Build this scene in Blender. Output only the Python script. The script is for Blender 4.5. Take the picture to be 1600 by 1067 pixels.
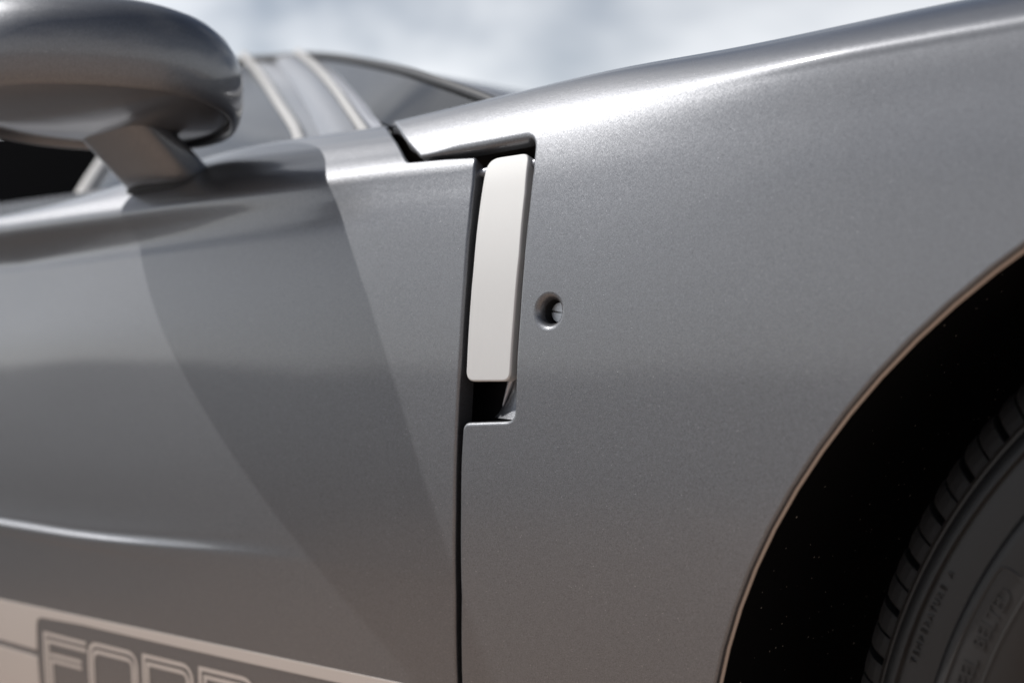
import bpy, math, random
from mathutils import Vector
from mathutils.geometry import delaunay_2d_cdt

scene = bpy.context.scene
C = scene.collection
for o in list(bpy.data.objects):
    bpy.data.objects.remove(o)

# ---------------------------------------------------------------- camera
cd = bpy.data.cameras.new("camera")
cd.sensor_width = 36.0
cd.lens = 50.0
cd.clip_start, cd.clip_end = 0.02, 3000.0
cd.dof.use_dof = True
cd.dof.focus_distance = 0.965
cd.dof.aperture_fstop = 3.6
cd.dof.aperture_blades = 9
cam = bpy.data.objects.new("camera", cd)
C.objects.link(cam)
cam.location = (0, 0, 0.62)
cam.rotation_euler = (math.radians(90), 0, math.radians(40))
scene.camera = cam

# ---------------------------------------------------------------- sky, sun, exposure
SUN = Vector((-0.80, -0.40, 1.0)).normalized()          # towards the sun
EXPOSURE = 0.08
scene.view_settings.view_transform = 'Standard'
scene.view_settings.look = 'None'
scene.view_settings.gamma = 1.0
scene.view_settings.exposure = EXPOSURE
scene.cycles.max_bounces = 8
scene.cycles.use_denoising = True

world = bpy.data.worlds.new("World")
scene.world = world
world.use_nodes = True
wn, wl = world.node_tree.nodes, world.node_tree.links
wn.clear()
wout = wn.new('ShaderNodeOutputWorld')
wbg = wn.new('ShaderNodeBackground')
wbg.inputs['Strength'].default_value = 0.052
sky = wn.new('ShaderNodeTexSky')
sky.sky_type = 'NISHITA'
sky.sun_disc = False
sky.sun_elevation = math.asin(SUN.z)
sky.sun_rotation = math.atan2(SUN.x, SUN.y)
sky.air_density, sky.dust_density, sky.ozone_density = 1.0, 0.7, 2.2
tc = wn.new('ShaderNodeTexCoord')
sep = wn.new('ShaderNodeSeparateXYZ')
wl.new(tc.outputs['Generated'], sep.inputs[0])
zc = wn.new('ShaderNodeMath'); zc.operation = 'ADD'; zc.inputs[1].default_value = 0.5
wl.new(sep.outputs['Z'], zc.inputs[0])
dv = wn.new('ShaderNodeVectorMath'); dv.operation = 'DIVIDE'
cz = wn.new('ShaderNodeCombineXYZ')
for k in range(3):
    wl.new(zc.outputs[0], cz.inputs[k])
wl.new(tc.outputs['Generated'], dv.inputs[0]); wl.new(cz.outputs[0], dv.inputs[1])
mp = wn.new('ShaderNodeMapping')
mp.inputs['Location'].default_value = (-8.72, -10.31, -8.28)
wl.new(dv.outputs[0], mp.inputs[0])
ns = wn.new('ShaderNodeTexNoise')
ns.inputs['Scale'].default_value = 2.1
ns.inputs['Detail'].default_value = 4.0
ns.inputs['Roughness'].default_value = 0.55
ns.inputs['Distortion'].default_value = 0.25
wl.new(mp.outputs[0], ns.inputs['Vector'])
cr = wn.new('ShaderNodeMapRange'); cr.interpolation_type = 'SMOOTHSTEP'
cr.inputs['From Min'].default_value = 0.42
cr.inputs['From Max'].default_value = 0.74
cr.inputs['To Min'].default_value = 0.0
cr.inputs['To Max'].default_value = 0.92
# layers of cloud close up towards the horizon, where they are seen edge-on
hz = wn.new('ShaderNodeMapRange'); hz.interpolation_type = 'SMOOTHSTEP'
hz.inputs['From Min'].default_value = 0.02; hz.inputs['From Max'].default_value = 0.44
hz.inputs['To Min'].default_value = 0.34; hz.inputs['To Max'].default_value = 0.0
wl.new(sep.outputs['Z'], hz.inputs['Value'])
sm = wn.new('ShaderNodeMath'); sm.operation = 'ADD'
wl.new(ns.outputs['Fac'], sm.inputs[0]); wl.new(hz.outputs[0], sm.inputs[1])
wl.new(sm.outputs[0], cr.inputs['Value'])
# cloud brightness follows the sky behind it (bright towards the sun), washed out to white
cl = wn.new('ShaderNodeMix'); cl.data_type = 'RGBA'
cl.inputs[0].default_value = 0.75
hs = wn.new('ShaderNodeHueSaturation')
hs.inputs['Saturation'].default_value = 0.12
hs.inputs['Value'].default_value = 3.5
wl.new(sky.outputs[0], hs.inputs['Color'])
mx = wn.new('ShaderNodeMix'); mx.data_type = 'RGBA'
wl.new(cr.outputs[0], mx.inputs[0])
wl.new(sky.outputs[0], mx.inputs[6])
wl.new(hs.outputs[0], mx.inputs[7])
wl.new(mx.outputs[2], wbg.inputs['Color'])
wl.new(wbg.outputs[0], wout.inputs['Surface'])
wn.remove(cl)

sd = bpy.data.lights.new("sun", 'SUN')
sd.energy = 4.7
sd.angle = math.radians(0.53)
sd.color = (1.0, 0.965, 0.92)
sun = bpy.data.objects.new("sun", sd)
C.objects.link(sun)
sun.rotation_euler = SUN.to_track_quat('Z', 'Y').to_euler()
sun.location = SUN * 5

# ---------------------------------------------------------------- materials
def material(name):
    m = bpy.data.materials.new(name)
    m.use_nodes = True
    return m, m.node_tree.nodes, m.node_tree.links, m.node_tree.nodes['Principled BSDF']

def plain(name, col, rough, metal=0.0, bump=0.0, bscale=300.0, coat=0.0, spec=0.5):
    m, n, l, b = material(name)
    b.inputs['Base Color'].default_value = (*col, 1)
    b.inputs['Roughness'].default_value = rough
    b.inputs['Metallic'].default_value = metal
    b.inputs['Coat Weight'].default_value = coat
    b.inputs['Specular IOR Level'].default_value = spec
    t = n.new('ShaderNodeTexCoord')
    x = n.new('ShaderNodeTexNoise'); x.inputs['Scale'].default_value = bscale; x.inputs['Detail'].default_value = 5
    l.new(t.outputs['Object'], x.inputs['Vector'])
    r = n.new('ShaderNodeMapRange')
    r.inputs['To Min'].default_value = max(0.02, rough - 0.06); r.inputs['To Max'].default_value = min(1, rough + 0.06)
    l.new(x.outputs['Fac'], r.inputs['Value']); l.new(r.outputs[0], b.inputs['Roughness'])
    if bump:
        u = n.new('ShaderNodeBump'); u.inputs['Strength'].default_value = bump; u.inputs['Distance'].default_value = 0.0006
        l.new(x.outputs['Fac'], u.inputs['Height']); l.new(u.outputs[0], b.inputs['Normal'])
    return m

def make_paint():
    m, n, l, b = material('silver_metallic_paint')
    t = n.new('ShaderNodeTexCoord')
    vo = n.new('ShaderNodeTexVoronoi'); vo.inputs['Scale'].default_value = 3400.0
    l.new(t.outputs['Object'], vo.inputs['Vector'])
    s1 = n.new('ShaderNodeVectorMath'); s1.operation = 'SUBTRACT'; s1.inputs[1].default_value = (.5, .5, .5)
    l.new(vo.outputs['Color'], s1.inputs[0])
    s2 = n.new('ShaderNodeVectorMath'); s2.operation = 'SCALE'; s2.inputs['Scale'].default_value = 0.20
    l.new(s1.outputs[0], s2.inputs[0])
    g = n.new('ShaderNodeNewGeometry')
    ad = n.new('ShaderNodeVectorMath'); ad.operation = 'ADD'
    l.new(g.outputs['Normal'], ad.inputs[0]); l.new(s2.outputs[0], ad.inputs[1])
    nm = n.new('ShaderNodeVectorMath'); nm.operation = 'NORMALIZE'
    l.new(ad.outputs[0], nm.inputs[0]); l.new(nm.outputs[0], b.inputs['Normal'])
    # every flake its own brightness
    sp = n.new('ShaderNodeSeparateXYZ'); l.new(vo.outputs['Color'], sp.inputs[0])
    mr = n.new('ShaderNodeMix'); mr.data_type = 'RGBA'
    mr.inputs[6].default_value = (.100, .104, .113, 1); mr.inputs[7].default_value = (.194, .200, .215, 1)
    l.new(sp.outputs['X'], mr.inputs[0])
    # a few large flakes, their glint painted into the base colour as paler dots
    v2 = n.new('ShaderNodeTexVoronoi'); v2.inputs['Scale'].default_value = 850.0
    l.new(t.outputs['Object'], v2.inputs['Vector'])
    q2 = n.new('ShaderNodeSeparateXYZ'); l.new(v2.outputs['Color'], q2.inputs[0])
    g2 = n.new('ShaderNodeMapRange'); g2.inputs['From Min'].default_value = .93; g2.inputs['To Max'].default_value = .20
    l.new(q2.outputs['X'], g2.inputs['Value'])
    l2 = n.new('ShaderNodeMath'); l2.operation = 'LESS_THAN'
    l.new(v2.outputs['Distance'], l2.inputs[0]); l.new(g2.outputs[0], l2.inputs[1])
    m2 = n.new('ShaderNodeMix'); m2.data_type = 'RGBA'; m2.inputs[7].default_value = (.50, .50, .53, 1)
    l.new(l2.outputs[0], m2.inputs[0]); l.new(mr.outputs[2], m2.inputs[6]); l.new(m2.outputs[2], b.inputs['Base Color'])
    b.inputs['Metallic'].default_value = 0.92
    b.inputs['Roughness'].default_value = 0.51
    b.inputs['Coat Weight'].default_value = 0.8
    b.inputs['Coat IOR'].default_value = 1.5
    # faint orange peel in the lacquer
    x = n.new('ShaderNodeTexNoise'); x.inputs['Scale'].default_value = 160.0; x.inputs['Detail'].default_value = 2
    l.new(t.outputs['Object'], x.inputs['Vector'])
    u = n.new('ShaderNodeBump'); u.inputs['Strength'].default_value = 0.05; u.inputs['Distance'].default_value = 0.0005
    l.new(x.outputs['Fac'], u.inputs['Height']); l.new(u.outputs[0], b.inputs['Coat Normal'])
    b.inputs['Coat Roughness'].default_value = 0.12
    return m

def make_brushed():
    m, n, l, b = material('brushed_aluminium')
    t = n.new('ShaderNodeTexCoord')
    mp = n.new('ShaderNodeMapping'); mp.inputs['Scale'].default_value = (3000, 3000, 18)
    l.new(t.outputs['Object'], mp.inputs[0])
    x = n.new('ShaderNodeTexNoise'); x.inputs['Scale'].default_value = 1.0; x.inputs['Detail'].default_value = 3
    l.new(mp.outputs[0], x.inputs['Vector'])
    mr = n.new('ShaderNodeMix'); mr.data_type = 'RGBA'
    mr.inputs[6].default_value = (.50, .505, .505, 1); mr.inputs[7].default_value = (.565, .57, .57, 1)
    l.new(x.outputs['Fac'], mr.inputs[0]); l.new(mr.outputs[2], b.inputs['Base Color'])
    r = n.new('ShaderNodeMapRange'); r.inputs['To Min'].default_value = .60; r.inputs['To Max'].default_value = .74
    l.new(x.outputs['Fac'], r.inputs['Value']); l.new(r.outputs[0], b.inputs['Roughness'])
    b.inputs['Metallic'].default_value = 0.4
    u = n.new('ShaderNodeBump'); u.inputs['Strength'].default_value = 0.12; u.inputs['Distance'].default_value = 0.0002
    l.new(x.outputs['Fac'], u.inputs['Height']); l.new(u.outputs[0], b.inputs['Normal'])
    return m

def make_glass():
    m, n, l, b = material('tinted_glass')
    n.remove(b)
    out = n['Material Output']
    tr = n.new('ShaderNodeBsdfTransparent'); tr.inputs[0].default_value = (.62, .68, .70, 1)
    gl = n.new('ShaderNodeBsdfGlossy'); gl.inputs['Roughness'].default_value = 0.02
    fr = n.new('ShaderNodeFresnel'); fr.inputs['IOR'].default_value = 2.3
    t = n.new('ShaderNodeTexCoord')
    x = n.new('ShaderNodeTexNoise'); x.inputs['Scale'].default_value = 6.0
    l.new(t.outputs['Object'], x.inputs['Vector'])
    u = n.new('ShaderNodeBump'); u.inputs['Strength'].default_value = 0.03; u.inputs['Distance'].default_value = 0.002
    l.new(x.outputs['Fac'], u.inputs['Height']); l.new(u.outputs[0], gl.inputs['Normal'])
    mx = n.new('ShaderNodeMixShader')
    l.new(fr.outputs[0], mx.inputs[0]); l.new(tr.outputs[0], mx.inputs[1]); l.new(gl.outputs[0], mx.inputs[2])
    l.new(mx.outputs[0], out.inputs['Surface'])
    return m

def make_liner():
    m, n, l, b = material('dusty_black_liner')
    t = n.new('ShaderNodeTexCoord')
    vo = n.new('ShaderNodeTexVoronoi'); vo.inputs['Scale'].default_value = 170.0
    l.new(t.outputs['Object'], vo.inputs['Vector'])
    sp = n.new('ShaderNodeSeparateXYZ'); l.new(vo.outputs['Color'], sp.inputs[0])
    sz = n.new('ShaderNodeMapRange'); sz.inputs['From Min'].default_value = .55
    sz.inputs['To Min'].default_value = 0.0; sz.inputs['To Max'].default_value = .13
    l.new(sp.outputs['X'], sz.inputs['Value'])
    lt = n.new('ShaderNodeMath'); lt.operation = 'LESS_THAN'
    l.new(vo.outputs['Distance'], lt.inputs[0]); l.new(sz.outputs[0], lt.inputs[1])
    mr = n.new('ShaderNodeMix'); mr.data_type = 'RGBA'
    mr.inputs[6].default_value = (.004, .004, .0045, 1); mr.inputs[7].default_value = (.36, .33, .29, 1)
    l.new(lt.outputs[0], mr.inputs[0]); l.new(mr.outputs[2], b.inputs['Base Color'])
    b.inputs['Roughness'].default_value = 0.95
    b.inputs['Specular IOR Level'].default_value = 0.1
    return m

def make_ground():
    m, n, l, b = material('pale_concrete')
    t = n.new('ShaderNodeTexCoord')
    x = n.new('ShaderNodeTexNoise'); x.inputs['Scale'].default_value = 0.9; x.inputs['Detail'].default_value = 9; x.inputs['Roughness'].default_value = .65
    l.new(t.outputs['Object'], x.inputs['Vector'])
    y = n.new('ShaderNodeTexNoise'); y.inputs['Scale'].default_value = 90; y.inputs['Detail'].default_value = 4
    l.new(t.outputs['Object'], y.inputs['Vector'])
    mr = n.new('ShaderNodeMix'); mr.data_type = 'RGBA'
    mr.inputs[6].default_value = (.48, .35, .272, 1); mr.inputs[7].default_value = (.62, .485, .395, 1)
    l.new(x.outputs['Fac'], mr.inputs[0])
    # pale dust thins out forwards over darker asphalt, with a ragged edge
    sx_ = n.new('ShaderNodeSeparateXYZ'); l.new(t.outputs['Object'], sx_.inputs[0])
    z_ = n.new('ShaderNodeTexNoise'); z_.inputs['Scale'].default_value = 1.6; z_.inputs['Detail'].default_value = 6
    l.new(t.outputs['Object'], z_.inputs['Vector'])
    ad_ = n.new('ShaderNodeMath'); ad_.operation = 'MULTIPLY_ADD'; ad_.inputs[1].default_value = 1.2
    l.new(z_.outputs['Fac'], ad_.inputs[0]); l.new(sx_.outputs['X'], ad_.inputs[2])
    rg_ = n.new('ShaderNodeMapRange'); rg_.interpolation_type = 'SMOOTHSTEP'
    rg_.inputs['From Min'].default_value = -2.3; rg_.inputs['From Max'].default_value = -0.7
    l.new(ad_.outputs[0], rg_.inputs['Value'])
    as_ = n.new('ShaderNodeMix'); as_.data_type = 'RGBA'; as_.inputs[6].default_value = (.10, .098, .097, 1)
    l.new(rg_.outputs[0], as_.inputs[0]); l.new(mr.outputs[2], as_.inputs[7])
    mr = as_
    m2 = n.new('ShaderNodeMix'); m2.data_type = 'RGBA'; m2.blend_type = 'MULTIPLY'; m2.inputs[0].default_value = .5
    l.new(mr.outputs[2], m2.inputs[6]); l.new(y.outputs['Color'], m2.inputs[7])
    l.new(m2.outputs[2], b.inputs['Base Color'])
    u = n.new('ShaderNodeBump'); u.inputs['Strength'].default_value = .4; u.inputs['Distance'].default_value = .004
    l.new(y.outputs['Fac'], u.inputs['Height']); l.new(u.outputs[0], b.inputs['Normal'])
    b.inputs['Roughness'].default_value = 0.9
    return m

PAINT = make_paint()
ALU = make_brushed()
GLASS = make_glass()
LINER = make_liner()
GROUND = make_ground()
DECAL = plain('off_white_vinyl', (.50, .46, .43), .38, bump=.02, coat=.6)
BLACK = plain('black_plastic', (.006, .006, .007), .55, spec=.3)
CABIN = plain('black_cabin_trim', (.0015, .0016, .0022), .95, spec=.02)
RUBBER = plain('tyre_rubber', (.0045, .0045, .005), .5, bump=.25, bscale=900)
RUBBER2 = plain('worn_tyre_rubber', (.013, .0125, .0125), .55, bump=.25, bscale=900)
EDGE = plain('tan_arch_bead', (.40, .325, .27), .6)
SEAL = plain('dark_window_seal', (.02, .021, .024), .5)
BRIGHT = plain('cream_trim', (.43, .42, .405), .35)
SCREW = plain('zinc_screw_metal', (.40, .41, .43), .38, metal=1.0, bump=.2)
INNER = plain('grey_inner_metal', (.36, .37, .40), .35, metal=.7)
SEAT = plain('grey_seat_leather', (.16, .155, .165), .6, bump=.2)
ALLOY = plain('wheel_alloy', (.42, .42, .44), .3, metal=1.0)

# ---------------------------------------------------------------- body skin
# x runs along the car (rear = +x), y runs into the car, z is up; metres.
def sstep(a, b, t):
    t = min(1.0, max(0.0, (t - a) / (b - a)))
    return t * t * (3 - 2 * t)

def plan_y(x):                      # how the waist line wanders in plan
    return 0.75 + 0.03 * min(0.0, x + 0.70) ** 2 - 0.008 * sstep(-0.75, -0.1, x) + 0.03 * sstep(0.05, 0.7, x)

def crest(x):                       # height of the haunch crest
    pts = [(-1.2, .790), (-.90, .7985), (-.82, .8050), (-.70, .8130), (-.60, .8195), (-.50, .8222), (-.36, .8290), (-.1, .8340), (.4, .820), (.9, .77)]
    return hermite([p[0] for p in pts], [p[1] for p in pts], x)

def hermite(k, f, t):               # cubic through knots, finite-difference tangents
    n = len(k)
    if t <= k[0]:
        return f[0] + (f[1] - f[0]) / (k[1] - k[0]) * (t - k[0])
    if t >= k[-1]:
        return f[-1] + (f[-1] - f[-2]) / (k[-1] - k[-2]) * (t - k[-1])
    i = 0
    while t > k[i + 1]:
        i += 1
    def tan(j):
        if j == 0: return (f[1] - f[0]) / (k[1] - k[0])
        if j == n - 1: return (f[-1] - f[-2]) / (k[-1] - k[-2])
        a = (f[j] - f[j - 1]) / (k[j] - k[j - 1]); b = (f[j + 1] - f[j]) / (k[j + 1] - k[j])
        wa = k[j + 1] - k[j]; wb = k[j] - k[j - 1]
        return (a * wa + b * wb) / (wa + wb)
    h = k[i + 1] - k[i]; s = (t - k[i]) / h
    m0 = tan(i) * h; m1 = tan(i + 1) * h
    return (2*s**3 - 3*s*s + 1) * f[i] + (s**3 - 2*s*s + s) * m0 + (-2*s**3 + 3*s*s) * f[i+1] + (s**3 - s*s) * m1

def knots(sec):
    v = [-.0107]
    for a, b in zip(sec, sec[1:]):
        v.append(v[-1] + math.hypot(b[0] - a[0], b[1] - a[1]))
    return v

# rear body section, (inward from plan_y, height) from sill up and over the haunch, crest nominally at .824
FSEC = [(.108, .12), (.066, .22), (.0330, .32), (.0110, .42), (.0016, .50), (.000, .57), (.0015, .63), (.0055, .68),
        (.0120, .72), (.0190, .75), (.0285, .775), (.041, .795), (.0565, .809), (.080, .8195), (.110, .824),
        (.150, .821), (.21, .808), (.30, .78), (.42, .74)]
# the same stations further back, where the flank stays steeper and folds over more sharply
FSECR = [(.108, .12), (.066, .22), (.0330, .32), (.0110, .42), (.0016, .50), (.000, .57), (.0010, .63), (.0034, .68),
         (.0060, .72), (.0092, .75), (.0122, .7770), (.0158, .7880), (.0352, .8020), (.069, .8152), (.110, .824),
         (.150, .821), (.21, .808), (.30, .78), (.42, .74)]
FK = knots(FSEC)
def fender(x, v):
    T = crest(x) - .824
    dys, zs = [], []
    k = sstep(-.62, -.37, x)
    for (da, za), (db, zb_) in zip(FSEC, FSECR):
        dy = da + (db - da) * k; z = za + (zb_ - za) * k
        w = sstep(.60, .82, z) if dy < .112 else 1.0
        dys.append(dy); zs.append(z + T * w)
    dy = hermite(FK, dys, v); z = hermite(FK, zs, v)
    return (x, plan_y(x) + dy, z)

# door sections at the rear edge and at the front, same number of stations
DREAR = [(.108, .12), (.066, .22), (.0330, .32), (.0188, .38), (.0102, .425), (.0078, .440), (.0066, .448), (.0056, .456), (.0041, .470), (.0007, .52), (.000, .57), (.0015, .63), (.0055, .68),
         (.0090, .705), (.0126, .722), (.0154, .733), (.0172, .7405), (.0190, .7475), (.0245, .756), (.0370, .767), (.0520, .7790), (.075, .7905), (.100, .8010), (.120, .8055), (.140, .801), (.150, .780)]
DFRONT = [(.106, .12), (.064, .22), (.0310, .32), (.0164, .38), (.0076, .425), (.0060, .4310), (.0053, .4366), (.0088, .4392), (.0092, .4470), (.0056, .50), (.0042, .56), (.0062, .62), (.0135, .665),
          (.0175, .688), (.0190, .703), (.0135, .716), (.0075, .7255), (.0060, .7335), (.0110, .7425), (.024, .7485), (.045, .7545), (.085, .7655), (.135, .7810), (.175, .7925), (.200, .795), (.212, .776)]
DK = knots(DREAR)
def door(x, v):
    cl = 1 - sstep(-1.22, -.78, x)
    ll = min(1.0, max(0.0, (-.78 - x) / .52))
    lu = 1 - sstep(-1.40, -1.0, x)
    dys, zs = [], []
    for i, (a, b) in enumerate(zip(DREAR, DFRONT)):
        w = cl if i < 11 else (ll if i < 18 else (ll * .5 + lu * .5 if i == 18 else lu))
        dys.append(a[0] * (1 - w) + b[0] * w); zs.append(a[1] * (1 - w) + b[1] * w)
    return (x, plan_y(x) + hermite(DK, dys, v), hermite(DK, zs, v))
# ---------------------------------------------------------------- mesh helpers
import numpy as np

def make_obj(name, verts, faces, mat, parent=None, normals=None, smooth=True):
    me = bpy.data.meshes.new(name)
    me.from_pydata([tuple(v) for v in verts], [], faces)
    me.materials.append(mat)
    if smooth:
        me.polygons.foreach_set('use_smooth', [True] * len(me.polygons))
    me.update()
    if normals is not None:
        me.normals_split_custom_set_from_vertices([tuple(n) for n in normals])
    o = bpy.data.objects.new(name, me)
    C.objects.link(o)
    if parent is not None:
        o.parent = parent
        o.matrix_parent_inverse = parent.matrix_world.inverted()
    return o

def sharp(o, deg=40):
    me = o.data
    me.set_sharp_from_angle(angle=math.radians(deg))
    return o

def fillet(pts, closed=True, seg=7):
    """corner points (x, v[, r]) -> polyline with the corners rounded by radius r"""
    out = []
    n = len(pts)
    for i, p in enumerate(pts):
        r = p[2] if len(p) > 2 else 0.0
        if r <= 0:
            out.append((p[0], p[1])); continue
        P = Vector(p[:2]); A = Vector(pts[i - 1][:2]); B = Vector(pts[(i + 1) % n][:2])
        a, b = (A - P), (B - P)
        ang = a.angle(b)
        t = min(r / math.tan(ang / 2), a.length * .49, b.length * .49)
        p0, p1 = P + a.normalized() * t, P + b.normalized() * t
        for k in range(seg + 1):
            s = k / seg
            q = p0 * (1 - s) ** 2 + P * 2 * s * (1 - s) + p1 * s * s
            out.append((q.x, q.y))
    return out

def densify(pts, step):
    out = []
    n = len(pts)
    for i in range(n):
        a, b = pts[i], pts[(i + 1) % n]
        L = math.hypot(b[0] - a[0], b[1] - a[1])
        m = max(1, int(math.ceil(L / step)))
        if L < 1e-6: continue
        for k in range(m):
            out.append((a[0] + (b[0] - a[0]) * k / m, a[1] + (b[1] - a[1]) * k / m))
    return out

def inset(p, d):
    n = len(p); out = []
    for i in range(n):
        t0 = Vector((p[i][0] - p[i - 1][0], p[i][1] - p[i - 1][1])).normalized()
        t1 = Vector((p[(i + 1) % n][0] - p[i][0], p[(i + 1) % n][1] - p[i][1])).normalized()
        m = Vector((-t0.y - t1.y, t0.x + t1.x)).normalized()
        k = d(*p[i]) / max(.5, m.dot(Vector((-t0.y, t0.x))))
        out.append((p[i][0] + m.x * k, p[i][1] + m.y * k))
    return out

def area2(p):
    return sum(p[i - 1][0] * p[i][1] - p[i][0] * p[i - 1][1] for i in range(len(p)))

def inside_mask(P, loops, margin):
    ins = np.zeros(len(P), bool); near = np.zeros(len(P), bool)
    for lp in loops:
        L = np.array(lp); M = np.roll(L, -1, axis=0)
        for (x0, y0), (x1, y1) in zip(L, M):
            if y0 != y1:
                c = ((P[:, 1] >= y0) != (P[:, 1] >= y1)) & (P[:, 0] < (x1 - x0) * (P[:, 1] - y0) / (y1 - y0) + x0)
                ins ^= c
            dx, dy = x1 - x0, y1 - y0
            q = dx * dx + dy * dy
            if q > 0:
                t = np.clip(((P[:, 0] - x0) * dx + (P[:, 1] - y0) * dy) / q, 0, 1)
                near |= (P[:, 0] - x0 - t * dx) ** 2 + (P[:, 1] - y0 - t * dy) ** 2 < margin * margin
    return ins & ~near

def surf_frame(S, x, v, h=4e-4):
    p = Vector(S(x, v))
    dx = Vector(S(x + h, v)) - Vector(S(x - h, v))
    dv_ = Vector(S(x, v + h)) - Vector(S(x, v - h))
    return p, dx.cross(dv_).normalized()

def panel(name, S, outer, holes, xs, vs, mat, parent, lip=(.0025, .02), step=.006, lift=0.0, margin=.003, backed=False):
    """a pressed skin cut to an outline on the surface S, its edge turned inwards over a small radius"""
    loops = []
    o = densify(outer, step)
    if area2(o) < 0: o = o[::-1]
    rad = lip[0] if callable(lip[0]) else (lambda x, v: lip[0])
    o = inset(o, rad)
    loops.append(o)
    for hh in holes:
        q = densify(hh, step * .5)
        if area2(q) > 0: q = q[::-1]
        loops.append(q)
    G = np.array([(x, v) for x in xs for v in vs])
    G = G[inside_mask(G, loops, margin)]
    pts, edges = [], []
    for lp in loops:
        s = len(pts)
        pts += [Vector(p) for p in lp]
        edges += [(s + i, s + (i + 1) % len(lp)) for i in range(len(lp))]
    nb = len(pts)
    pts += [Vector((float(a), float(b))) for a, b in G]
    vv, ee, ff, ov, oe, of = delaunay_2d_cdt(pts, edges, [], 2 if holes else 1, 1e-7)
    if holes:                      # drop triangles whose centre lies outside the outline or in a hole
        cen = np.array([((vv[f[0]] + vv[f[1]] + vv[f[2]]) / 3)[:] for f in ff])
        keep = inside_mask(cen, loops, 0.0)
        ff = [f for f, k in zip(ff, keep) if k]
    inv = {}
    for i, src in enumerate(ov):
        for k in src: inv[k] = i
    V, N = [], []
    for p in vv:
        a, n = surf_frame(S, p.x, p.y)
        V.append(a + n * lift); N.append(n)
    F = []
    for f in ff:
        a, b, c = (vv[k] for k in f)
        F.append(tuple(f) if (b - a).cross(c - a) > 0 else tuple(reversed(f)))
    base = 0
    depth = lip[1]
    for lp in loops:
        ids = [inv[base + i] for i in range(len(lp))]
        base += len(lp)
        m = len(ids)
        prev = ids
        B = []
        for i in range(m):
            t = (V[ids[(i + 1) % m]] - V[ids[i - 1]]).normalized()
            B.append(t.cross(N[ids[i]]).normalized())
        rad_i = [rad(*lp[i]) for i in range(m)]
        rings = [(math.sin(a), 1 - math.cos(a), 0.0, math.cos(a), math.sin(a)) for a in (math.radians(q) for q in (22, 45, 67, 90))]
        rings.append((1.0, 0.0, depth, 0.0, 1.0))
        for fb, fn, fd, cn, cb in rings:
            cur = []
            for i in range(m):
                n = N[ids[i]]
                ob, on = fb * rad_i[i], (fn * rad_i[i] if not fd else max(fd, rad_i[i]))
                V.append(V[ids[i]] + B[i] * ob - n * on); N.append((n * cn + B[i] * cb).normalized())
                cur.append(len(V) - 1)
            for i in range(m):
                j = (i + 1) % m
                F.append((prev[j], prev[i], cur[i], cur[j]))
            prev = cur
        if backed:
            F.append(tuple(reversed(prev)) if False else tuple(prev[::-1]))
    ob = make_obj(name, V, F, mat, parent, N)
    return ob

def frange(a, b, s):
    n = max(1, int(round((b - a) / s)))
    return [a + (b - a) * i / n for i in range(n + 1)]

def loft(name, rings, mat, parent, closed=True, caps=(False, False), smooth=True):
    m = len(rings[0])
    V = [p for rg in rings for p in rg]
    F = []
    for k in range(len(rings) - 1):
        for i in range(m if closed else m - 1):
            j = (i + 1) % m
            F.append((k * m + i, k * m + j, (k + 1) * m + j, (k + 1) * m + i))
    if caps[0]: F.append(tuple(range(m))[::-1])
    if caps[1]: F.append(tuple((len(rings) - 1) * m + i for i in range(m)))
    return make_obj(name, V, F, mat, parent, smooth=smooth)

def catmull(P, n):
    P = [Vector(p) for p in P]
    out = []
    for i in range(len(P) - 1):
        a = P[i - 1] if i else P[0] * 2 - P[1]
        b, c = P[i], P[i + 1]
        d = P[i + 2] if i + 2 < len(P) else P[-1] * 2 - P[-2]
        for k in range(n):
            t = k / n
            out.append(.5 * ((2 * b) + (c - a) * t + (2 * a - 5 * b + 4 * c - d) * t * t + (3 * b - a - 3 * c + d) * t ** 3))
    out.append(P[-1])
    return out

def tube(name, P, rad, mat, parent, flat=1.0, seg=10):
    rings = []
    for i, p in enumerate(P):
        t = (P[min(i + 1, len(P) - 1)] - P[max(i - 1, 0)]).normalized()
        a = t.cross(Vector((0, -.6, .8))).normalized(); b = t.cross(a).normalized()
        rr = rad[i] if isinstance(rad, list) else rad
        rings.append([p + a * math.cos(q) * rr + b * math.sin(q) * rr * flat for q in (2 * math.pi * k / seg for k in range(seg))])
    return loft(name, rings, mat, parent, caps=(True, True))

def strip_between(name, A, B, mat, parent, nseg=6, bulge=0.0, thick=.006):
    """a curved sheet with thickness between two rails"""
    n = min(len(A), len(B))
    out = Vector((0, -.6, .8))
    top, bot = [], []
    for i in range(n):
        top.append([A[i].lerp(B[i], s / nseg) + out * bulge * math.sin(math.pi * s / nseg) for s in range(nseg + 1)])
        bot.append([p - out * thick for p in top[-1]])
    rings = [t + b[::-1] for t, b in zip(top, bot)]
    return sharp(loft(name, rings, mat, parent, caps=(True, True)))

# ---------------------------------------------------------------- ground
GZ = -0.047
g = make_obj('ground', [(-600, -600, GZ), (600, -600, GZ), (600, 600, GZ), (-600, 600, GZ)], [(0, 1, 2, 3)], GROUND, smooth=False)
g['kind'] = 'structure'

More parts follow.
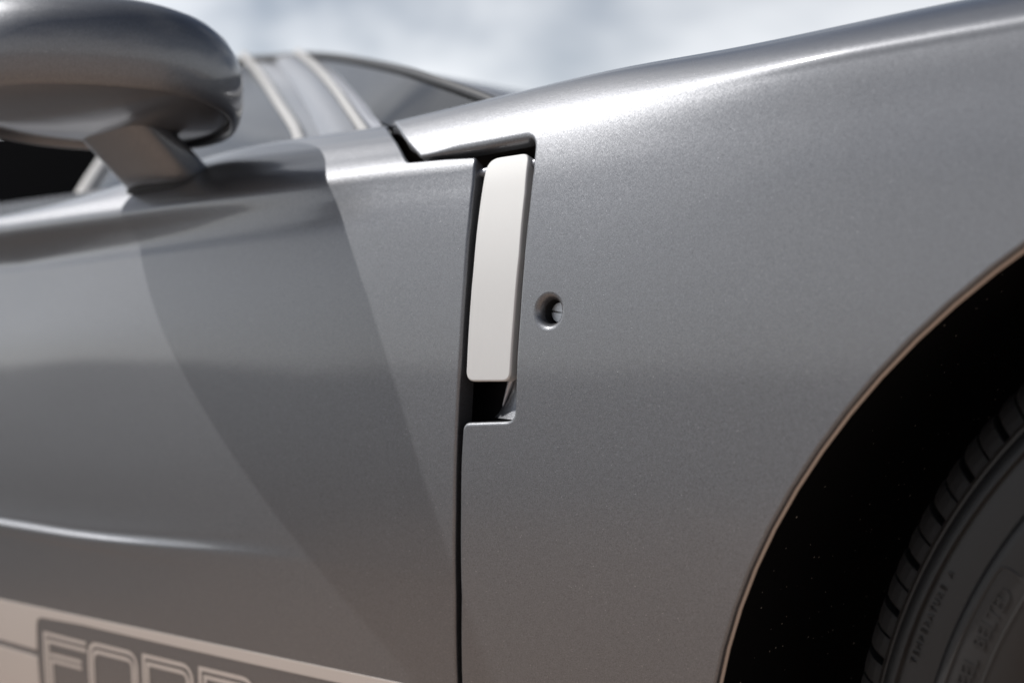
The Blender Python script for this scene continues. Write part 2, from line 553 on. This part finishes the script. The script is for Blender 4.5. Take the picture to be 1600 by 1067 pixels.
# a far belt of dark trees all round, which the lacquer mirrors along the horizon
rng = random.Random(4)
tv, tf = [], []
for k in range(900):
    a = 2 * math.pi * rng.random()
    dist = 190 + 60 * rng.random()
    hh = 2.0 + 2.6 * rng.random()
    ww = 3.0 + 4 * rng.random()
    cx, cy = dist * math.cos(a), dist * math.sin(a)
    s0 = len(tv)
    for lv, (fz, fr_) in enumerate(((0, .55), (.35, 1.0), (.7, .8), (1.0, .25))):
        for q in range(7):
            t = 2 * math.pi * q / 7 + lv * .4
            rr = ww * fr_ * (.75 + .5 * rng.random())
            tv.append((cx + rr * math.cos(t), cy + rr * math.sin(t), GZ + hh * fz * (.9 + .2 * rng.random())))
    for lv in range(3):
        for q in range(7):
            tf.append((s0 + lv * 7 + q, s0 + lv * 7 + (q + 1) % 7, s0 + lv * 7 + 7 + (q + 1) % 7, s0 + lv * 7 + 7 + q))
    tf.append(tuple(s0 + 21 + q for q in range(7)))
wood = make_obj('distant_woods', tv, tf, plain('far_foliage', (.15, .145, .12), .9, bscale=.5), smooth=False)
wood['kind'] = 'stuff'
wood['label'] = 'far belt of dark trees mirrored along the horizon in the paint'
wood['category'] = 'trees'

# ---------------------------------------------------------------- the car
car = bpy.data.objects.new('sports_car', None)
C.objects.link(car)
car.location = (-0.7, 1.7, GZ)
car['label'] = 'silver metallic low sports car seen close at its door handle and rear wing'
car['category'] = 'car'
bpy.context.view_layer.update()

# --- rear body skin with the wheel arch, the handle cut-out and the lock hole
ARCH_C, ARCH_R = (.0072, .2537), .5033
def v_at(x, z):
    lo, hi = 0.0, .72
    for _ in range(40):
        mid = (lo + hi) / 2
        if fender(x, mid)[2] < z: lo = mid
        else: hi = mid
    return (lo + hi) / 2
VB = .045
zb = fender(-.4, VB)[2]
a0 = math.asin((zb - ARCH_C[1]) / ARCH_R)
arch = []
for k in range(61):
    a = math.pi - a0 + (2 * a0 - math.pi) * k / 60       # from the front foot over the top to the rear foot
    x = ARCH_C[0] + ARCH_R * math.cos(a); z = ARCH_C[1] + ARCH_R * math.sin(a)
    arch.append((x, v_at(x, z) if 0 < k < 60 else VB))
fender_outline = fillet([(-1.00, 1.05), (-.950, .90), (-.900, .82), (-.8620, .775), (-.8365, .746), (-.8080, .7190), (-.7869, .6988), (-.7640, .6770),
    (-.7427, .6594, .006), (-.7128, .6589), (-.6747, .6579), (-.6286, .6572, .012), (-.6247, .6300), (-.6236, .6000), (-.6233, .5580), (-.6244, .5216), (-.6258, .4949),
    (-.6265, .4685), (-.6269, .4515, .014), (-.6750, .4485, .007), (-.6773, .4212), (-.6793, .3846), (-.6846, .3235), (-.6950, .2557), (-.712, .15), (-.730, VB)]) \
    + arch + [(.80, VB), (.80, 1.05)]
def wing_edge(x, v):               # the edge is turned over a larger radius above the handle and round the arch
    if x > -.60 and v < .60: return .0024
    return .0028 + .0036 * sstep(.640, .654, v) * sstep(-.735, -.70, x) * (1 - sstep(-.640, -.628, x))
LOCK = (-.5978, .5269)
lock_loop = [(LOCK[0] + .0135 * math.cos(a), LOCK[1] + .0135 * math.sin(a)) for a in (2 * math.pi * k / 40 for k in range(40))]
vs = frange(.06, .56, .02) + frange(.57, .82, .006) + frange(.84, 1.04, .025)
rear = panel('rear_wing', fender, fender_outline, [lock_loop], frange(-.99, -.20, .010) + frange(-.17, .78, .03), vs, PAINT, car, lip=(wing_edge, .010))
rear['label'] = 'silver rear wing with round wheel arch and cut-out for the handle'

# thin tan bead set just inside the arch lip
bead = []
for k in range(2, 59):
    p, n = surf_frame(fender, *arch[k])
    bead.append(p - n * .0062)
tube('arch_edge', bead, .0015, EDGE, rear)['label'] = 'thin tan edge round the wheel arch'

# --- door skin
DT = DK[-1] - .008
door_outline = fillet([(-.6812, .6425, .005), (-.6785, .6206), (-.6764, .5932), (-.6760, .5491), (-.6776, .4945), (-.6804, .4490), (-.6840, .3845), (-.6896, .3233), (-.6998, .2550), (-.717, .15), (-.735, VB),
    (-2.0, VB), (-2.0, DT), (-.900, DT), (-.8650, .7500), (-.8480, .7300), (-.8280, .7120), (-.8080, .6940), (-.7880, .6770), (-.7700, .6610), (-.7530, .6455, .010), (-.7132, .6445)])
dvs = frange(.06, .30, .02) + frange(.306, .364, .0045) + frange(.38, .58, .018) + frange(.586, .72, .0045) + frange(.728, DT - .004, .009)
door_o = panel('door', door, door_outline, [], frange(-1.99, -.69, .013), dvs, PAINT, car, lip=(.0024, .016))
door_o['label'] = 'silver door skin with a folded crease and white lettering stripe'

# --- dark structure behind the shut lines
def inset_sheet(name, S, x0, x1, v0, v1, depth, mat, nx=30, nv=40):
    V, F = [], []
    for i in range(nx + 1):
        for k in range(nv + 1):
            p, n = surf_frame(S, x0 + (x1 - x0) * i / nx, v0 + (v1 - v0) * k / nv)
            V.append(p - n * depth)
    for i in range(nx):
        for k in range(nv):
            a = i * (nv + 1) + k
            F.append((a, a + nv + 1, a + nv + 2, a + 1))
    return make_obj(name, V, F, mat, car)
inset_sheet('door_jamb', fender, -.93, -.595, .05, .70, .046, BLACK)['label'] = 'black jamb deep inside the shut line'

# --- the exposed aluminium handle
hl = fillet([(-.6712, .6470, .011), (-.6710, .6102), (-.6704, .5606), (-.6720, .5130), (-.6732, .4777, .0075), (-.6318, .4785, .0075), (-.6295, .5217), (-.6276, .5674), (-.6290, .6149), (-.6318, .6458, .008)])
handle = panel('door_handle', fender, hl, [], frange(-.675, -.622, .006), frange(.475, .65, .008), ALU, car, lip=(.0015, .009), step=.004, lift=-.0012, backed=True)
handle['label'] = 'upright brushed aluminium door handle bar'

# --- pivot bar and curved pocket piece behind the handle
def on_f(x, v, depth):
    p, n = surf_frame(fender, x, v)
    return p - n * depth
for xa, xb in ((-.6830, -.6690), (-.6330, -.6200)):
    tube('pivot_pin', [on_f(xa + (xb - xa) * k / 3, .6395, .0075) for k in range(4)], .0034, INNER, car)
# curved bracket at the pocket's lower rear corner
rings = []
for k in range(13):
    s = k / 12
    v = .4520 + .032 * s
    xl = -.6610 + .0130 * s ** .8
    ring = []
    for j in range(9):
        q = j / 8
        x = xl + (-.6300 - xl) * q
        ring.append(on_f(x, v, .013 + .012 * (1 - q) ** 2 - .006 * (1 - s) ** 3))
    rings.append(ring)
pk = loft('pocket_bracket', rings, PAINT, car, closed=False)
pk['label'] = 'curved grey bracket in the corner of the handle pocket'
rib = [on_f(-.6535 + .0105 * s, .4600 + .021 * s, .0190 - .002 * s) for s in (0, .25, .5, .75, 1)]
tube('pocket_rib', catmull(rib, 3), [.0006 + .0022 * k / 12 for k in range(13)], INNER, pk)

# --- striker seen in the gap between the door's top corner and the wing
def slab(name, pts, thick, mat, parent):
    n = (Vector(pts[1]) - Vector(pts[0])).cross(Vector(pts[2]) - Vector(pts[0])).normalized() * thick
    m = len(pts)
    V = [Vector(p) for p in pts] + [Vector(p) - n for p in pts]
    F = [tuple(range(m)), tuple(range(2 * m - 1, m - 1, -1))] + [(i, i + m, (i + 1) % m + m, (i + 1) % m)[::-1] for i in range(m)]
    o = make_obj(name, V, F, mat, parent, smooth=False)
    return o
slab('striker_plate', [on_f(-.7700, .6540, .017), on_f(-.7480, .6480, .017), on_f(-.7540, .6620, .019), on_f(-.7820, .6700, .019)], .004, INNER, car)
slab('hinge_leaf', [on_f(-.772, .6845, .010), on_f(-.765, .6795, .010), on_f(-.790, .7080, .010), on_f(-.794, .7080, .010)], .003, INNER, car)

# --- lock: dished recess and slotted screw
rings = []
for rr, dp in ((.0135, 0), (.0122, .0002), (.0108, .0011), (.0097, .0026), (.0089, .0048), (.0085, .0062), (.0085, .0066)):
    rg = []
    for k in range(40):
        a = 2 * math.pi * k / 40
        p, n = surf_frame(fender, LOCK[0] + rr * math.cos(a), LOCK[1] + rr * math.sin(a))
        rg.append(p - n * dp)
    rings.append(rg)
rec = loft('lock_recess', rings[::-1], PAINT, rear)
p0, n0 = surf_frame(fender, *LOCK)
ex = Vector((1, 0, 0)) - n0 * n0.x; ex.normalize(); ez = ex.cross(n0); ez = -ez if ez.z < 0 else ez
def on_lock(a, rr, dp): return p0 - n0 * dp + (ex * math.cos(a) + ez * math.sin(a)) * rr
sleeve = [[on_lock(2 * math.pi * k / 40, rr, dp) for k in range(40)] for rr, dp in ((.0084, .0060), (.0078, .0066), (.0076, .026))]
loft('lock_sleeve', sleeve[::-1], BLACK, rear)
# screw head as two half-moons either side of a recessed slot
sv, sf = [], []
R = .0066; slot = .0006; tilt = math.radians(8)
dz, dx_ = ez * math.cos(tilt) + ex * math.sin(tilt), ex * math.cos(tilt) - ez * math.sin(tilt)
scr = None
for sgn in (1, -1):
    a0_ = math.asin(slot / R)
    rim_pts = [(R * math.cos(a), sgn * R * math.sin(a)) for a in frange(a0_, math.pi - a0_, .16)]
    top = [p0 - n0 * (.0104 + .0008 * ((u * u + w * w) / R ** 2)) + dx_ * u + dz * w for u, w in rim_pts]
    bot = [q - n0 * .004 for q in top]
    m = len(top); V = top + bot
    F = [tuple(range(m)), tuple(range(2 * m - 1, m - 1, -1))] + [(i, (i + 1) % m, (i + 1) % m + m, i + m) for i in range(m)]
    if scr is None:
        scr = make_obj('lock_screw', V, F, SCREW, car, smooth=False)
        scr['label'] = 'small slotted screw deep in the dished hole'
    else:
        make_obj('screw_half', V, F, SCREW, scr, smooth=False)
disc = [[p0 - n0 * .0140 + (ex * math.cos(a) + ez * math.sin(a)) * rr for a in (2 * math.pi * k / 24 for k in range(24))] for rr in (.0001, .0080)]
loft('slot_floor', disc, SCREW, scr, caps=(True, False))

# --- white stripe and lettering on the door
LIFT = .0004
sx = frange(-1.99, -.70, .02)
panel('stripe', door, densify(fillet([(-2.0, .2370), (-1.3483, .2389), (-1.1139, .2425), (-.9293, .2442), (-.7563, .2454), (-.7100, .2457), (-.7100, .2345), (-.9366, .2330), (-1.1923, .2322), (-1.2790, .2290, .018), (-1.2955, .1905), (-2.0, .1900)]), .02), [],
      sx, [.198, .208, .218, .2355], DECAL, door_o, lip=(.0002, .0006), step=.01, lift=LIFT)['label'] = 'off-white stripe with a cut-out panel for the letters'
panel('stripe', door, densify(fillet([(-2.0, .1825), (-1.2980, .1830), (-1.3270, .108, .012), (-.7250, .112), (-.7270, .098), (-2.0, .098)]), .02), [],
      sx, [.105, .125, .145, .165], DECAL, door_o, lip=(.0002, .0006), step=.01, lift=LIFT)

def settle(p):                      # drawing coordinates of the lettering -> place on the skin
    a, b = p[0] + 1.1 + .13 * (p[1] - .2262), p[1] - .2
    return Vector((-1.13773 + 1.05226 * a + .26604 * b - .50155 * a * b, .18609 + .00767 * a + 1.13184 * b - .18999 * a * b))

def letter(strokes, w):
    """each stroke is a polyline on the door skin; ribbons of constant width"""
    V, F, N = [], [], []
    for st in strokes:
        closed = st[1]
        raw = densify(st[0], .006)
        if not closed:               # densify closes the loop: drop the stretch that runs back to the start
            raw = raw[:max(i for i, q in enumerate(raw) if math.hypot(q[0] - st[0][-1][0], q[1] - st[0][-1][1]) < 1e-9) + 1]
        pts = [settle(p) for p in raw]
        n = len(pts)
        L, Rr = [], []
        for i in range(n):
            a = pts[i - 1] if (i or closed) else None
            b = pts[(i + 1) % n] if (i < n - 1 or closed) else None
            d0 = (pts[i] - a).normalized() if a is not None else None
            d1 = (b - pts[i]).normalized() if b is not None else None
            d0 = d0 or d1; d1 = d1 or d0
            n0_, n1_ = Vector((-d0.y, d0.x)), Vector((-d1.y, d1.x))
            m = (n0_ + n1_).normalized(); k = w / 2 / max(.35, m.dot(n0_))
            L.append(pts[i] + m * k); Rr.append(pts[i] - m * k)
        s = len(V)
        for q in range(n):
            for p in (L[q], Rr[q]):
                P, nn = surf_frame(door, p.x, p.y)
                V.append(P + nn * LIFT); N.append(nn)
        for q in range(n if closed else n - 1):
            j = (q + 1) % n
            F.append((s + 2 * q, s + 2 * q + 1, s + 2 * j + 1, s + 2 * j))
    me = make_obj('letter', V, F, DECAL, door_o, N)
    # give the vinyl its thickness
    return me
W, OFF, LB = .0044, .0067, .146
def rr_path(x0, x1, v0, v1, rad, tl=True, tr=True, br=True, bl=True):
    return fillet([(x0, v1, rad if tl else 0), (x1, v1, rad if tr else 0), (x1, v0, rad if br else 0), (x0, v0, rad if bl else 0)])
T0 = .2238
letter([([(-1.2335, LB), (-1.2335, T0), (-1.1605, T0)], False), ([(-1.2277, LB), (-1.2277, T0 - OFF), (-1.1605, T0 - OFF)], False),
        ([(-1.2245, .2040), (-1.1690, .2045)], False), ([(-1.2219, LB), (-1.2219, .1982), (-1.1690, .1985)], False)], W)
letter([(rr_path(-1.1552, -1.0795, LB, .2255, .014), True), (rr_path(-1.1494, -1.0853, LB + OFF, .2255 - OFF, .010), True)], W)
letter([(fillet([(-1.0685, LB), (-1.0685, .2262), (-.9985, .2262, .014), (-.9985, .188, .010), (-1.022, .186), (-.9985, .170), (-.9985, LB)]), False),
        (fillet([(-1.0627, LB), (-1.0627, .2262 - OFF), (-1.0043, .2262 - OFF, .010), (-1.0043, .1938, .006), (-1.055, .1925)]), False)], W)
def closed_d(o): return fillet([(-.9870 + o, .2270 - o), (-.9160 - o, .2270 - o, .016 - o), (-.9160 - o, LB + o, .016 - o), (-.9870 + o, LB + o)])
letter([(closed_d(0), True), (closed_d(OFF), True)], W)

# --- wing mirror: domed housing, underside panel, splayed foot
MC = Vector((-1.056, .702, .834)); E1 = Vector((.75, -.66, 0)).normalized(); E2 = Vector((E1.y, -E1.x, 0))
MA, MB_ = .111, .126
def mirror_pt(rho, th, dzv):
    c, s = math.cos(th), math.sin(th)
    ex_ = 2 / 2.35
    u = MA * rho * math.copysign(abs(c) ** ex_, c); w = MB_ * rho * math.copysign(abs(s) ** ex_, s)
    return MC + E1 * u + E2 * w + Vector((0, 0, dzv + .02 * w + .12 * u))
prof = [(.03, .0620), (.22, .0616), (.42, .0602), (.58, .0580), (.72, .0540), (.83, .0480), (.91, .0395), (.965, .0285), (.993, .0170), (1.0, .0060), (.994, -.0060), (.978, -.0160), (.955, -.0225), (.930, -.0250), (.915, -.0245), (.905, -.0200), (.895, -.0130)]
mir = loft('wing_mirror', [[mirror_pt(rho, 2 * math.pi * k / 64, z) for k in range(64)] for rho, z in prof], PAINT, car, caps=(True, False))
mir['label'] = 'rounded silver wing mirror on a stubby foot'
loft('underside', [[mirror_pt(rho, 2 * math.pi * k / 64, z) for k in range(64)] for rho, z in ((.90, -.0135), (.885, -.0180), (.86, -.0200), (.80, -.0215), (.6, -.0245), (.3, -.026), (.03, -.0265))], PAINT, mir, caps=(False, True))
def foot_ring(cx, cy, hx, hy, z, sl):
    rg = []
    for k in range(48):
        a = 2 * math.pi * k / 48
        c, s = math.cos(a), math.sin(a)
        e = 2 / (7.0 if c < 0 else 3.4)
        dx, dy = hx * math.copysign(abs(c) ** e, c), hy * math.copysign(abs(s) ** e, s)
        rg.append(Vector((cx + dx, cy + dy, z + sl * dy)))
    return rg
loft('foot', [foot_ring(-1.078 - .004 * s, .804 - .098 * s, .047 - .001 * s, .023, .764 + .080 * s, .25 * (1 - s)) for s in (0, .1, .3, .5, .7, .9, 1.0)], PAINT, mir, caps=(True, True))
loft('gasket', [foot_ring(-1.078, .804, .049, .025, z, .25) for z in (.760, .769)], BLACK, mir, caps=(True, True))

# --- glasshouse
trimA = [Vector(p) for p in [(-1.054, .9342, .8166), (-1.1099, .9777, .8375), (-1.2713, 1.0973, .8927), (-1.564, 1.3144, .9927), (-1.7103, 1.4034, 1.054)]]
midl = [Vector(p) for p in [(-.9963, .9085, .8085), (-1.0339, .9387, .8233), (-1.1603, 1.0376, .8707), (-1.382, 1.2087, .9495), (-1.629, 1.3874, 1.043)]]
trimB = [Vector(p) for p in [(-.9481, .9119, .8193), (-1.0314, .9771, .8509), (-1.1488, 1.0692, .8944), (-1.3558, 1.2287, .9671), (-1.5555, 1.375, 1.0344)]]
seal = [Vector(p) for p in [(-.9241, .9129, .8199), (-.9812, .9548, .8441), (-1.0895, 1.0387, .8836), (-1.2594, 1.169, .9434), (-1.4522, 1.3102, 1.0066)]]
topc = [Vector(p) for p in [(-1.502, 1.3432, 1.0208), (-1.3557, 1.2562, .986), (-1.2176, 1.1691, .9504), (-1.0943, 1.0888, .9172), (-.9873, 1.0182, .8871), (-.9129, .9758, .8641), (-.8568, .9495, .8458), (-.7922, .9187, .8239), (-.717, .8783, .7953)]]
botc = [Vector(p) for p in [(-1.4522, 1.3102, 1.0066), (-1.2594, 1.169, .9434), (-1.0895, 1.0387, .8836), (-.9812, .9548, .8441), (-.9178, .91, .8178), (-.8671, .8942, .8065), (-.8087, .8802, .7965), (-.7633, .8771, .7945), (-.712, .8722, .791)]]
roofl = [Vector(p) for p in [(-1.95, 1.33, 1.0), (-1.8218, 1.3888, 1.0439), (-1.7301, 1.3972, 1.0497), (-1.6849, 1.3974, 1.0498), (-1.5071, 1.3478, 1.023)]]
apil = [Vector(p) for p in [(-1.580, 1.030, .785), (-1.5941, 1.0458, .8078), (-1.6563, 1.1143, .8561), (-1.7347, 1.2096, .9218), (-1.8066, 1.3172, .9946), (-1.8496, 1.41, 1.0386)]]
K = 6
for rail in (trimA, midl, trimB, seal):
    rail.insert(0, rail[0] * 2.2 - rail[1] * 1.2)
cA, cM, cB, cS = (catmull(q, K) for q in (trimA, midl, trimB, seal))
cM2 = [p + Vector((0, .002, -.003)) for p in cM]
strip_between('door_frame', cA, cM2, PAINT, car)
strip_between('roof_pillar', cM, cB, PAINT, car, bulge=.004)
strip_between('window_surround', cB, cS, INNER, car, bulge=-.004)
tube('window_trim', [p + Vector((0, -.002, .003)) for p in cA], .0062, BRIGHT, car)
tube('window_trim', [p + Vector((0, -.002, .003)) for p in cB], .0048, BRIGHT, car)
cT, cBo = catmull(topc, K), catmull(botc, K)
qg = strip_between('quarter_window', cT, cBo, GLASS, car, thick=.004)
tube('window_seal', [p + Vector((0, -.001, .001)) for p in cT], .0045, SEAL, car)
cR = catmull(roofl, K)
def mirrored(p, dz=0): return Vector((p.x, 3.44 - p.y, p.z + dz))
strip = [[p.lerp(mirrored(p), s / 10) + Vector((0, 0, .008 * math.sin(math.pi * s / 10))) for s in range(11)] for p in cR + cT[1:]]
rr_ = [t + [q - Vector((0, 0, .004)) for q in t[::-1]] for t in strip]
loft('roof', rr_, PAINT, car, caps=(True, True))
cP = catmull(apil, K)
tube('screen_pillar', cP, .0135, BRIGHT, car, flat=.8)
tube('roof_seal', [p + Vector((0, -.004, -.004)) for p in cR[4:]], .006, SEAL, car)
# door window from the screen pillar to the door frame
wA = [cP[int(i * (len(cP) - 1) / 23)] for i in range(24)]
wB = [cA[int(i * (len(cA) - 1) / 23)] for i in range(24)]
strip_between('door_window', wA, wB, GLASS, car, thick=.004)
# far side pillars so the cabin is closed off to the far side
tube('screen_pillar', [mirrored(p) for p in cP], .0135, BRIGHT, car, flat=.8)
strip_between('roof_pillar', [mirrored(p) for p in cB], [mirrored(p) for p in cA], PAINT, car)

# --- dark cabin: tub, dashboard, seat back
def box_obj(name, lo, hi, mat, bev=.02):
    import bmesh
    bm = bmesh.new()
    bmesh.ops.create_cube(bm, size=1)
    for v in bm.verts:
        v.co = Vector([lo[k] + (hi[k] - lo[k]) * (v.co[k] + .5) for k in range(3)])
    bmesh.ops.bevel(bm, geom=bm.edges[:], offset=bev, segments=3, affect='EDGES')
    me = bpy.data.meshes.new(name); bm.to_mesh(me); bm.free()
    me.materials.append(mat)
    me.polygons.foreach_set('use_smooth', [True] * len(me.polygons))
    o = bpy.data.objects.new(name, me); C.objects.link(o)
    o.parent = car; o.matrix_parent_inverse = car.matrix_world.inverted()
    return o
box_obj('cabin_tub', (-2.2, 1.00, .15), (-.62, 2.44, .74), CABIN, .03)
# dashboard: a padded roll sloping up towards the screen
sec = [(-2.75, .70), (-2.75, .78), (-2.2, .955), (-1.80, .945), (-1.66, .905), (-1.60, .86), (-1.585, .80), (-1.60, .70)]
rings = []
for k in range(13):
    y = 1.24 + (2.20 - 1.24) * k / 12
    w = .02 * math.sin(math.pi * k / 12)
    rings.append([Vector((x, y, z + (w if z > .8 else 0))) for x, z in sec])
db = sharp(loft('dashboard', rings, CABIN, car, caps=(True, True)), 50)
db['label'] = 'black dashboard mass below the wing mirror'
seat_sec = [(.0, .0), (.02, .10), (.05, .22), (.10, .34), (.15, .43)]
rings = []
for dx, dz_ in seat_sec:
    hw = .22 - .25 * max(0, dz_ - .22)
    rings.append([Vector((-1.64 + dx + .045 * math.sin(a), 1.46 + hw * math.copysign(abs(math.cos(a)) ** .6, math.cos(a)), .50 + dz_)) for a in (2 * math.pi * k / 24 for k in range(24))])
loft('seat_back', rings, SEAT, car, caps=(True, True))

# --- wheel: tyre, blocks, lettering, rim
WC = Vector((-.041, 0, .330))
def lathe(name, prof, mat, parent, seg=160):
    rings = []
    for rr, y in prof:
        rings.append([Vector((WC.x + rr * math.cos(a), y, WC.z + rr * math.sin(a))) for a in (2 * math.pi * k / seg for k in range(seg))])
    return sharp(loft(name, rings, mat, parent), 35)
tyre = lathe('tyre', [(.20, 1.0650), (.30, 1.0850), (.335, 1.0750), (.352, 1.0550), (.3535, 1.0150), (.3535, 0.9350), (.3535, 0.8950), (.350, 0.8350), (.3485, 0.8110), (.3525, 0.8035), (.3522, 0.8005), (.3508, 0.8018), (.3490, 0.8018), (.3482, 0.7978),
    (.3455, 0.7945), (.3415, 0.7918), (.3390, 0.7910), (.3372, 0.7935), (.3300, 0.7920), (.3165, 0.7912), (.3145, 0.7880), (.3130, 0.7865), (.3090, 0.7855), (.2850, 0.7855), (.2650, 0.7910), (.2480, 0.8010), (.2420, 0.8150), (.236, 0.8350)], RUBBER, car)
tyre['label'] = 'black tyre deep in the wheel arch with moulded sidewall lettering'
bp = [(.3528, 0.8022), (.3580, 0.8055), (.3645, 0.8110), (.3705, 0.8190), (.3748, 0.8300), (.3765, 0.8450), (.3772, 0.8900), (.349, 0.8900), (.3490, 0.8070)]
def block_mesh():
    V, F = [], []
    for a0_, a1_ in ((.0, .40), (.455, .84)):
        s = len(V); nseg = 4; m = len(bp)
        for k in range(nseg + 1):
            t = (a0_ + (a1_ - a0_) * k / nseg) * 2 * math.pi / 70
            for i, (rr, y) in enumerate(bp):
                q = rr - (.0006 if k in (0, nseg) and i < 7 else 0)
                V.append((q * math.cos(t), y, q * math.sin(t)))
        for k in range(nseg):
            for i in range(m):
                j = (i + 1) % m
                F.append((s + k * m + i, s + k * m + j, s + (k + 1) * m + j, s + (k + 1) * m + i))
        F.append(tuple(s + i for i in range(m))[::-1]); F.append(tuple(s + nseg * m + i for i in range(m)))
    return V, F
bV, bF = block_mesh()
blk = make_obj('tread_block', bV, bF, RUBBER2, None, smooth=False)
for k in range(70):
    o = blk if k == 0 else blk.copy()
    if k: C.objects.link(o)
    o.parent = tyre
    o.location = (WC.x, 0, WC.z)
    o.rotation_euler = (0, -2 * math.pi * k / 70, 0)
    o.matrix_parent_inverse = tyre.matrix_parent_inverse.copy()
    o.matrix_parent_inverse = (car.matrix_world @ tyre.matrix_parent_inverse).inverted()
for rr, y0, y1 in ((.3772, .903, .940), (.3775, .953, .99), (.3772, 1.003, 1.045)):
    lathe('tread_rib', [(.352, y0), (rr, y0 + .002), (rr, y1 - .002), (.352, y1)], RUBBER2, tyre)

def arc_text(body, radius, ang0, height, y, spacing, mat, extr=.0006):
    """letters moulded on the sidewall, tops outwards, reading clockwise from angle ang0 (degrees)"""
    ang = math.radians(ang0)
    objs = []
    for ch in body:
        if ch != ' ':
            cu = bpy.data.curves.new('glyph', 'FONT'); cu.body = ch; cu.size = height * 1.38; cu.extrude = extr; cu.align_x = 'CENTER'
            cu.resolution_u = 2
            tmp = bpy.data.objects.new('glyph', cu); C.objects.link(tmp)
            me = bpy.data.meshes.new_from_object(tmp.evaluated_get(bpy.context.evaluated_depsgraph_get()))
            bpy.data.objects.remove(tmp)
            co = np.zeros(len(me.vertices) * 3); me.vertices.foreach_get('co', co); co = co.reshape(-1, 3)
            V = []
            for u, w, e in co:
                t = ang - u / radius
                rr = radius + w
                V.append((WC.x + rr * math.cos(t), y - e, WC.z + rr * math.sin(t)))
            F = [tuple(p.vertices) for p in me.polygons]
            bpy.data.meshes.remove(me)
            objs.append(make_obj('sidewall_letter', V, F, mat, tyre, smooth=False))
        ang -= spacing / radius
    return objs
bpy.context.view_layer.update()
arc_text('TEMPERATURE A', .3300, 162.0, .0042, .7916, .00480, RUBBER2)
arc_text('STEEL BELTED', .2945, 163.5, .0085, .7852, .0062, RUBBER)
# raised frame round the larger lettering
fr = []
for ra, rb in ((.3115, .3095), (.2885, .2905)):
    pass
def arc_frame(r0, r1, a0_, a1_, w, y, mat):
    pts = fillet([(math.radians(a0_) * .30, r0, .006), (math.radians(a1_) * .30, r0, .006), (math.radians(a1_) * .30, r1, .006), (math.radians(a0_) * .30, r1, .006)])
    pts = densify(pts, .004)
    n = len(pts); rings = []
    cx = sum(p[0] for p in pts) / n; cy = sum(p[1] for p in pts) / n
    for i, (s, r) in enumerate(pts):
        t = Vector((pts[(i + 1) % n][0] - pts[i - 1][0], pts[(i + 1) % n][1] - pts[i - 1][1])).normalized()
        nn = Vector((-t.y, t.x))
        ring = []
        for du, de in ((-w, 0), (-w * .6, .0009), (w * .6, .0009), (w, 0)):
            ss, rr = s + nn.x * du, r + nn.y * du
            a = ss / .30
            ring.append(Vector((WC.x + rr * math.cos(a), y - de, WC.z + rr * math.sin(a))))
        rings.append(ring)
    rings.append(rings[0])
    return loft('letter_frame', rings, mat, tyre, closed=False)
arc_frame(.2885, .3085, 147.5, 167, .0008, .7856, RUBBER2)
# rim with ten spokes, deep in the tyre
rim = lathe('wheel_rim', [(.238, 0.8200), (.243, 0.8070), (.240, 0.8030), (.232, 0.8090), (.228, 0.8350), (.222, 0.9350), (.225, 1.0)], ALLOY, car)
rim['label'] = 'alloy wheel rim inside the tyre'
hub = [[Vector((WC.x + rr * math.cos(a), y, WC.z + rr * math.sin(a))) for a in (2 * math.pi * k / 40 for k in range(40))] for rr, y in ((.07, 0.8950), (.07, 0.8350), (.062, 0.8250), (.035, 0.8230), (.001, 0.8220))]
sharp(loft('hub', hub, ALLOY, rim), 40)
for k in range(10):
    a = 2 * math.pi * k / 10 + .2
    ca, sa = math.cos(a), math.sin(a)
    rings = []
    for rr, hw, y in ((.055, .016, .835), (.11, .014, .827), (.17, .013, .821), (.236, .018, .819)):
        rings.append([Vector((WC.x + rr * ca - q * sa, y + e, WC.z + rr * sa + q * ca)) for q, e in ((-hw, .0), (-hw * .6, -.004), (hw * .6, -.004), (hw, .0), (hw, .03), (-hw, .03))])
    sharp(loft('spoke', rings, ALLOY, rim, caps=(True, True)), 40)

# --- wheel housing
rings = []
for y in (.775, .85, .95, 1.12):
    rg = []
    for k in range(49):
        a = math.pi * 1.22 - (math.pi * 1.44) * k / 48
        rg.append(Vector((ARCH_C[0] + (ARCH_R + .022) * math.cos(a), y, ARCH_C[1] + (ARCH_R + .022) * math.sin(a))))
    rings.append(rg)
back = [Vector((ARCH_C[0] + (p.x - ARCH_C[0]) * .02, 1.125, ARCH_C[1] + (p.z - ARCH_C[1]) * .02)) for p in rings[-1]]
ln = loft('wheel_housing', rings + [back], LINER, car, closed=False)
ln['label'] = 'black wheel housing speckled with pale dust'
